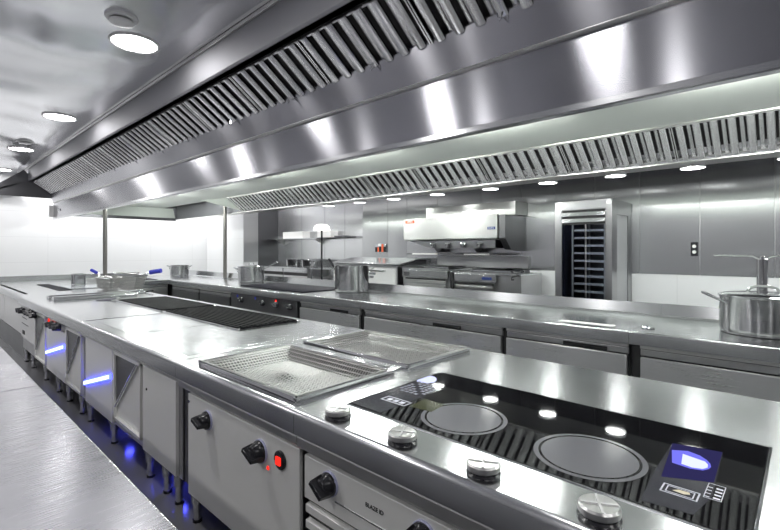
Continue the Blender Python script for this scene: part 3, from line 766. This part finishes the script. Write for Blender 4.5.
# ------------------------------------------------------------------ pots
def pot(x, y, z, r, h, label, lid=False, name='stock_pot', ears='side', group=None, earang=0., long=None, cat='pot'):
    t = thing(name, label, cat, (x,y,z), group)
    MB().lathe([(0,0),(r*.93,0),(r*.97,.006),(r*.97,.014),(r*.955,.018),(r*.985,.03),(r,.05),(r,h-.012),(r*1.02,h-.004),(r*1.025,h),(r*1.0,h+.001),(r*.97,h-.006),(r*.965,.03),(0,.02)], (x,y,z), 56).build('body', M['pot'], t)
    for sgn in (0, PI):
        a = earang+sgn; d = Vector((math.cos(a),math.sin(a),0)); n = Vector((-d.y,d.x,0)); zz = z+h*.80
        P0 = Vector((x,y,zz))
        if long is not None and sgn == 0: continue
        e = MB().tube([P0+d*(r*.99)-n*.05, P0+d*(r+.035)-n*.05+Vector((0,0,.02)), P0+d*(r+.075)-n*.035+Vector((0,0,.045)), P0+d*(r+.075)+n*.035+Vector((0,0,.045)), P0+d*(r+.035)+n*.05+Vector((0,0,.02)), P0+d*(r*.99)+n*.05], .009, 8)
        for q in (-.05,.05):
            c = P0+d*(r+.004)+n*q
            e.cyl(c-d*.004-Vector((0,0,.03)), c+d*.006-Vector((0,0,.03)), .014, n=10)
        e.build('handle', M['chrome'], t)
    if long is not None:
        d = Vector(long); d0 = Vector((d.x,d.y,0)).normalized(); n = Vector((-d0.y,d0.x,0)); P0 = Vector((x,y,z+h*.82))
        a = P0+d0*(r*.99); b = a+d
        MB().tube([a-n*.02, a+(b-a)*.3-n*.014, b-n*.02, b+(b-a).normalized()*.02, b+n*.02, a+(b-a)*.3+n*.014, a+n*.02], .008, 8).build('long_handle', M['chrome'], t)
    if lid:
        l = MB().lathe([(r*1.02,0),(r*1.03,.008),(r*.9,.02),(r*.5,.032),(0,.036)], (x,y,z+h), 56).build('lid', M['chrome'], t)
        c = Vector((x,y,z+h+.034))
        MB().tube([c+Vector((0,-.10,-.006)),c+Vector((0,-.075,.028)),c+Vector((0,-.03,.042)),c+Vector((0,.03,.042)),c+Vector((0,.075,.028)),c+Vector((0,.10,-.006))], .010, 8).build('lid_handle', M['chrome'], l)
    return t
p1 = pot(4.45, .245, .902, .275, .285, 'large lidded steel casserole with looped handles on the near end of the counter', True, 'casserole_pot', earang=2.32, long=(-.105,.125,.075))
p2 = pot(4.66, 5.13, .902, .262, .40, 'tall open steel stock pot with black ladle handle on the long counter', name='stock_pot', earang=2.35)
ld = thing('ladle', 'ladle with black handle standing in the tall stock pot', 'ladle', (4.60, 5.22, .93))
MB().lathe([(0,.0),(.03,.004),(.05,.02),(.056,.045),(.052,.045),(.045,.02),(0,.006)], (4.60,5.22,.925), 24).build('bowl', M['chrome'], ld)
MB().tube([(4.555,5.25,.965),(4.52,5.33,1.15),(4.50,5.37,1.28)], .007, 8).build('rod', M['chrome'], ld)
MB().tube([(4.50,5.37,1.28),(4.48,5.42,1.36),(4.465,5.45,1.405)], .016, 8).build('grip', M['black'], ld)
p3 = pot(4.66, 8.10, .902, .25, .31, 'steel saucepan with long raised handle on the counter by the griddle range', True, 'saucepan', earang=-.75, long=(.17,-.24,.14))
p4 = pot(4.62, 11.45, .902, .215, .26, 'small steel pot far off against the white end wall', False, 'stock_pot', earang=-.75)

# swivel tap behind the casserole
tp = thing('swivel_tap', 'chrome swivel tap with two horizontal arms behind the casserole', 'tap', (4.86, .275, .902))
MB().cyl((4.86,.275,.902),(4.86,.275,.925),.06,n=28).build('base', M['chrome'], tp)
MB().cyl((4.86,.275,.92),(4.86,.275,1.46),.038,n=28).build('column', M['pot'], tp)
MB().tube([(4.86,.275,1.455),(4.85,.30,1.462),(4.84,.335,1.485),(4.83,.37,1.488),(4.80,.60,1.493)], .010, 10).build('arm', M['chrome'], tp)
MB().tube([(4.86,.275,1.455),(4.86,.25,1.462),(4.86,.215,1.485),(4.87,.18,1.488),(4.88,-.08,1.493)], .010, 10).build('arm', M['chrome'], tp)
MB().lathe([(0,.0),(.02,.0),(.02,.03),(.012,.04),(0,.04)], (4.86,.275,1.455), 16).build('cap', M['chrome'], tp)

# ------------------------------------------------------------------ back wall appliances
rk = thing('rack_cabinet', 'tall steel cabinet with glass door and lit rack of trays', 'cabinet', (6.17, 2.06, 0))
cy0, cy1, cx0, cx1 = 1.716, 2.412, 5.76, 6.585
MB().box(cx0+.03, cy1-.03, .06, cx1, cy1, 2.16).box(cx0+.03, cy0+.03, .06, cx1, cy1-.03, .12).box(cx0+.03, cy0+.03, 2.05, cx1, cy1-.03, 2.16).box(cx1-.03, cy0, .06, cx1, cy1-.03, 2.05).build('casing', M['frame'], rk, .003)
MB().box(cx0+.03, cy0, .06, cx0+.20, cy0+.03, 2.16).box(6.42, cy0, .06, cx1-.03, cy0+.03, 2.16).box(cx0+.20, cy0, 1.98, 6.42, cy0+.03, 2.16).box(cx0+.20, cy0, .06, 6.42, cy0+.03, .5).build('side_panel', M['frame'], rk, .003)
MB().box(cx0+.20, cy0+.01, .5, 6.42, cy0+.018, 1.98).build('side_window', M['sidewin'], rk)
MB().box(cx0, cy0, .1, cx0+.03, cy0+.075, 2.155).box(cx0, cy1-.085, .1, cx0+.03, cy1, 2.155).box(cx0, cy0+.075, 2.045, cx0+.03, cy1-.085, 2.155).box(cx0, cy0+.075, .1, cx0+.03, cy1-.085, .25).build('front_frame', M['frame'], rk, .004)
gr = MB()
for z in (1.985, 1.905): gr.prism([(cx0-.006,z+.03),(cx0-.012,z-.018),(cx0+.03,z-.025),(cx0+.03,z+.035)], 'y', cy0+.078, cy1-.088)
gr.build('grille', M['top'], rk, .003)
MB().box(cx0+.024, cy0+.076, 1.86, cx0+.03, cy1-.086, 2.045).build('grille_backing', M['dark'], rk)
MB().box(cx0+.008, cy0+.078, .25, cx0+.014, cy1-.088, 1.86).build('glass_door', M['clear'], rk)
MB().box(cx0+.004, (cy0+cy1)/2-.045, .25, cx0+.02, (cy0+cy1)/2-.035, 1.86).build('door_bar', M['fronty'], rk)
MB().box(cx0-.003, cy0+.006, 2.10, cx0, cy0+.065, 2.14).build('badge', M['paper'], rk)
MB().box(cx0+.07, cy1-.10, .2, cx1-.06, cy1-.034, 2.0).build('inner_wall', M['innerdark'], rk)
MB().box(cx1-.05, cy0+.034, .13, cx1-.034, cy1-.034, 2.04).build('inner_back', M['darksteel'], rk)
for i in range(14):
    z = .50+i*.098
    MB().box(cx0+.14, cy0+.13, z, cx1-.10, cy1-.19, z+.012).box(cx0+.14, cy0+.13, z, cx0+.155, cy1-.19, z+.032).build('tray', M['ftray'], rk, .002)
mb = MB()
for x in (cx0+.13, cx1-.09):
    for y in (cy0+.12, cy1-.18): mb.box(x-.01, y-.01, .13, x+.01, y+.01, 2.0)
mb.build('rack_frame', M['fronty'], rk)
MB().box(cx0+.06, cy0+.2, 2.03, cx0+.10, cy1-.2, 2.045).build('inner_lamp', M['flamp'], rk)

vh = thing('wall_canopy', 'steel wall canopy with orange and blue labels above the ovens', 'extractor hood', (6.25, 4.2, 1.5))
MB().prism([(5.89,2.07),(5.89,1.715),(5.92,1.70),(6.585,1.66),(6.585,2.07)], 'y', 3.33, 5.15).build('canopy', M['front'], vh, .005)
MB().box(6.2, 3.20, 2.072, 6.585, 4.9, 2.275).build('upper_box', M['front'], vh, .004)
MB().prism([(5.93,2.06),(5.93,1.72),(6.1,1.55),(6.585,1.52),(6.585,2.06)], 'y', 3.22, 3.325).build('side_plate', M['darksteel'], vh, .003)
MB().prism([(5.02,1.70),(5.08,1.70),(4.75,1.60),(4.55,1.57),(3.4,1.57),(3.4,1.70)][::1], 'x', 5.96, 6.55).build('grease_tray', M['darksteel'], vh)
for y in (4.55, 4.25, 3.95, 3.65): MB().lathe([(0,0),(.05,0),(.06,-.02),(.045,-.07),(0,-.075)], (5.95,y,1.655), 16).build('lamp', M['chrome'], vh)
lb = MB().box(5.884, 4.905, 1.995, 5.89, 5.105, 2.045).build('orange_label', M['orange'], vh)
text('lettering', 'XPRES', .045, M['paper'], lb, (5.883, 5.005, 2.02), (0,-1,0), (0,0,1))
lb = MB().box(5.884, 3.36, 1.845, 5.89, 3.49, 1.885).build('blue_label', M['navy'], vh)
text('lettering', 'EURO', .036, M['line'], lb, (5.883, 3.425, 1.865), (0,-1,0), (0,0,1))
for y, l in ((4.78,'round gauge under the left part of the wall canopy'),(3.97,'round gauge under the right part of the wall canopy')):
    t = thing('round_gauge', l, 'gauge', (6.38, y, 1.50), 'gauges below the wall canopy')
    MB().lathe([(0,.0),(.085,.0),(.09,.015),(.08,.04),(.06,.045)], (6.44,y,1.585), 28, 'x', -1).build('case', M['darksteel'], t)
    MB().lathe([(0,.042),(.062,.042)], (6.44,y,1.585), 28, 'x', -1).build('dial_face', M['zone'], t)
    MB().box(6.44,y-.03,1.50,6.588,y+.03,1.56).build('bracket', M['darksteel'], t)
sh = thing('plate_shelf', 'narrow dark shelf with bright edges below the wall canopy', 'shelf', (6.4, 4.4, 1.47))
MB().box(6.22, 3.45, 1.462, 6.588, 5.36, 1.48).build('board', M['darksteel'], sh, .002)
for a, b in ((4.66,5.22),(3.65,4.12)): MB().box(6.205, a, 1.458, 6.222, b, 1.486).build('edge_strip', M['paper'], sh, .002)
bs = thing('back_splash', 'dark grey steel splash panel below the plate shelf', 'splash panel', (6.55, 4.0, 1.25))
MB().box(6.53, 3.16, 1.25, 6.597, 4.9, 1.44).build('sheet', M['fronty'], bs, .003)

def oven(name, x0, x1, y0, y1, ztop, label, cat, front, grp=None):
    t = thing(name, label, cat, ((x0+x1)/2, (y0+y1)/2, 0), grp)
    MB().box(x0+.03, y0, .1, x1, y1, ztop-.03).build('body', M['fronty'], t, .004)
    MB().box(x0, y0-.006, ztop-.03, x1, y1+.006, ztop).build('top_plate', M['top'], t, .004)
    MB().box(x0+.04, y0+.03, 0, x1-.04, y1-.03, .1).build('plinth', M['dark'], t)
    return t
o1 = oven('bench_oven', 5.8, 6.55, 5.24, 6.95, 1.27, 'white fronted bench oven with sloping steel hood left of the ranges', 'oven', None)
MB().box(5.80, 5.26, .5, 5.83, 6.93, 1.215).build('door', M['white'], o1, .004)
MB().prism([(5.78,1.275),(5.78,1.30),(6.30,1.385),(6.5,1.385),(6.5,1.275)], 'y', 5.15, 6.95).build('hood_lid', M['top'], o1, .004)
MB().prism([(5.82,1.28),(6.3,1.36),(6.5,1.36),(6.5,1.28)], 'y', 5.13, 5.15).build('lid_end', M['darksteel'], o1)
for a, b, z in ((5.75,6.2,1.09),(5.8,6.6,1.03)): MB().box(5.796, a, z, 5.801, b, z+.04).build('label_print', M['ftray'], o1)
MB().tube([(5.80,5.5,1.17),(5.765,5.5,1.17),(5.765,6.7,1.17),(5.80,6.7,1.17)], .012, 8).build('handle', M['top'], o1)
o2 = oven('range_oven', 5.82, 6.5, 4.14, 5.12, 1.235, 'steel range oven with small square display left of the open-topped range', 'oven', None, 'ovens under the wall canopy')
f_ = MB().box(5.80, 4.16, 1.09, 5.83, 5.10, 1.205).build('control_panel', M['top'], o2, .004)
MB().box(5.797, 4.94, 1.11, 5.801, 5.06, 1.17).build('display', M['darksteel'], f_)
for z in (.93, 1.0): MB().box(5.80, 4.2, z, 5.83, 5.0, z+.045).build('drawer_slat', M['front'], o2, .003)
MB().box(5.79, 4.2, 1.055, 5.83, 5.02, 1.075).build('vent_slot', M['dark'], o2)
o3 = oven('range_oven', 5.82, 6.5, 2.93, 4.10, 1.20, 'steel range oven below the right half of the wall canopy, with blue label', 'oven', None, 'ovens under the wall canopy')
f_ = MB().box(5.785, 3.30, 1.06, 5.83, 4.02, 1.185).build('control_panel', M['top'], o3, .006)
MB().box(5.782, 3.36, 1.10, 5.786, 3.52, 1.14).build('blue_label', M['navy'], f_)
MB().box(5.80, 3.35, .97, 5.83, 4.0, 1.0).build('drawer_slat', M['front'], o3, .003)
MB().box(5.79, 3.35, 1.015, 5.83, 4.02, 1.045).build('vent_slot', M['dark'], o3)
MB().box(5.80, 4.05, .4, 5.83, 4.09, 1.19).build('door_edge', M['dark'], o3)
MB().tube([(5.80,3.02,1.12),(5.75,3.02,1.12),(5.75,3.02,1.16),(5.78,2.93,1.19)], .01, 8).build('lever', M['dark'], o3)
pn = thing('grill_pan', 'black ribbed pan with ring handle on the right end of the range', 'pan', (6.0, 3.2, 1.201))
MB().prism([(5.86,1.201),(5.86,1.235),(5.90,1.25),(6.35,1.25),(6.38,1.201)], 'y', 3.05, 3.75).build('tray', M['darksteel'], pn, .004)
MB().tube([(5.84+.05*math.cos(a*PI/8), 2.98+.085*math.sin(a*PI/8), 1.238+.012*math.cos(a*PI/8)) for a in range(16)], .014, 8, True).build('ring_handle', M['black'], pn)
pn2 = thing('grill_pan', 'dark flat pan on the left range oven below the plate shelf', 'pan', (6.1, 4.5, 1.237))
MB().box(5.9, 4.2, 1.237, 6.4, 4.7, 1.27).build('tray', M['darksteel'], pn2, .006)

# switches and sockets
st = thing('wall_socket', 'black double wall socket with two white outlets on the steel panelling', 'socket', (6.58, 1.016, 1.55))
MB().box(6.576, .98, 1.466, 6.586, 1.052, 1.636).build('plate', M['black'], st, .003)
for z in (1.515, 1.585): MB().lathe([(0,.006),(.018,.006),(.021,0)], (6.576,1.016,z), 20, 'x', -1).build('outlet', M['paper'], st)
so = thing('switch_block', 'small wall switch block with orange and black rockers beside the canopy', 'switch', (6.58, 6.36, 1.55))
MB().box(6.572, 6.22, 1.49, 6.586, 6.52, 1.66).build('plate', M['ftray'], so, .003)
for y0, y1, z0, z1, m in ((6.45,6.52,1.50,1.60,'black'),(6.41,6.45,1.50,1.60,'orange'),(6.34,6.41,1.50,1.61,'black'),(6.29,6.34,1.50,1.66,'orange'),(6.22,6.28,1.50,1.61,'black'),(6.36,6.43,1.62,1.67,'paper')):
    MB().box(6.562, y0+.003, z0, 6.573, y1-.003, z1).build('rocker', M[m], so, .002)

# ------------------------------------------------------------------ the niche
shn = thing('wall_shelf', 'long steel wall shelf in the niche carrying white boxes', 'shelf', (7.4, 10.0, 1.85))
MB().box(7.2, 9.26, 1.835, 7.59, 11.6, 1.86).build('board', M['top'], shn, .003)
MB().box(7.22, 8.17, 1.845, 7.59, 9.255, 1.86).build('dark_board', M['darksteel'], shn, .003)
for y in (9.5, 11.3): MB().prism([(7.3,1.835),(7.585,1.835),(7.585,1.68)], 'y', y, y+.02).build('bracket', M['front'], shn)
tag(MB().box(7.26, 9.95, 1.861, 7.5, 10.9, 2.045).build('white_box', M['paper'], None, .006), 'long white box on the niche shelf, beside the white panelled corner', 'box', 'white boxes on the niche shelf')
tag(MB().box(7.26, 8.78, 1.861, 7.5, 9.33, 2.03).build('white_box', M['paper'], None, .006), 'shorter white box on the niche shelf behind the black lamp pole', 'box', 'white boxes on the niche shelf')
tag(MB().box(7.26, 8.3, 1.861, 7.5, 8.65, 1.90).build('flat_tray', M['darksteel'], None, .004), 'low dark tray on the right end of the niche shelf', 'tray')
nr = thing('drawer_range', 'low steel range with two wide drawers in the niche', 'oven', (7.2, 10.2, 0))
MB().box(6.93, 9.27, 0, 7.56, 11.4, 1.06).build('body', M['fronty'], nr, .004)
MB().box(6.88, 9.25, 1.06, 7.57, 11.42, 1.085).build('top_plate', M['top'], nr, .003)
for a, b in ((9.30,10.33),(10.37,11.38)):
    MB().box(6.90, a, .96, 6.93, b, 1.05).build('drawer', M['top'], nr, .004)
    MB().box(6.915, a, .87, 6.932, b, .95).build('drawer_gap', M['dark'], nr)
    MB().box(6.90, a, .5, 6.93, b, .86).build('door', M['front'], nr, .004)
n2 = thing('work_table', 'steel table with dark clutter shelf at the right of the niche', 'table', (7.2, 8.4, 0))
MB().box(6.90, 7.2, 1.06, 7.57, 9.2, 1.09).build('table_top', M['top'], n2, .003)
MB().box(6.94, 7.25, .85, 7.55, 9.15, .87).build('shelf_board', M['fronty'], n2)
for x in (6.95, 7.52):
    for y in (7.25, 9.15): MB().cyl((x,y,0),(x,y,1.06),.02,n=12).build('leg', M['chrome'], n2)
MB().box(6.95, 7.28, 1.091, 7.5, 8.3, 1.24).build('white_bin', M['paper'], n2, .008)
pot(7.15, 10.15, 1.087, .25, .20, 'open steel pot on the niche range below the long white box', name='stock_pot', group=None, earang=1.2)
pot(7.15, 9.50, 1.087, .22, .19, 'steel pot on the niche range close to the lamp pole', name='stock_pot', earang=1.2)
hl = thing('heat_lamp', 'white domed lamp on a thin black pole in the niche', 'lamp', (6.9, 8.66, .9))
pass
MB().cyl((6.75,8.5,0),(6.75,8.5,.02),.14,n=28).build('base', M['black'], hl)
MB().cyl((6.75,8.5,.02),(6.75,8.5,2.02),.022,n=14).build('pole', M['black'], hl)
MB().lathe([(.20,0),(.205,.02),(.18,.10),(.12,.15),(0,.165),],(6.75,8.5,2.0), 36).build('shade', M['lampshade'], hl)

# ------------------------------------------------------------------ the bench at the aisle side
def bench(y0, y1, label):
    t = thing('work_bench', label, 'work bench', (-.2, (y0+y1)/2, 0), 'work benches along the aisle')
    MB().box(-.85, y0+.002, .865, .425, y1-.002, .9).build('bench_top', M['bench'], t, .006, 3)
    MB().box(-.80, y0+.05, .30, .33, y1-.05, .32).build('undershelf', M['fronty'], t, .003)
    for x in (-.78, .30):
        for y in (y0+.08, y1-.08): MB().box(x-.02,y-.02,0,x+.02,y+.02,.865).build('leg', M['fronty'], t, .004)
    return t
bench(-1.4, 2.66, 'bare steel work bench nearest the camera across the aisle from the range')
bench(2.66, 6.2, 'second steel work bench beyond the bright seam, farther along the aisle')
tag(MB().box(.10,9.05,.0,.98,9.35,.30).build('floor_cover', M['top'], None, .006), 'low steel plinth on the floor at the far end of the aisle', 'plinth') if False else None

# ------------------------------------------------------------------ camera and render look
cam = bpy.data.cameras.new('camera'); co = bpy.data.objects.new('camera', cam); C.objects.link(co)
cam.sensor_width = 36; cam.lens = 36*449/780; cam.shift_y = -15/780; cam.clip_start = .05
co.location = (0, 0, 1.54); co.rotation_euler = (PI/2, 0, -math.radians(47.1))
SC.camera = co
w = bpy.data.worlds.new('world'); SC.world = w; w.use_nodes = True
w.node_tree.nodes['Background'].inputs[0].default_value = (.6,.62,.66,1); w.node_tree.nodes['Background'].inputs[1].default_value = .05
vs = SC.view_settings; vs.view_transform = 'Standard'; vs.look = 'None'; vs.gamma = 1; vs.use_curve_mapping = False
vs.exposure = 0.2
SC.cycles.use_denoising = True
SC.cycles.max_bounces = 14; SC.cycles.glossy_bounces = 8; SC.cycles.diffuse_bounces = 5
SC.cycles.caustics_reflective = True
SC.cycles.sample_clamp_indirect = 4
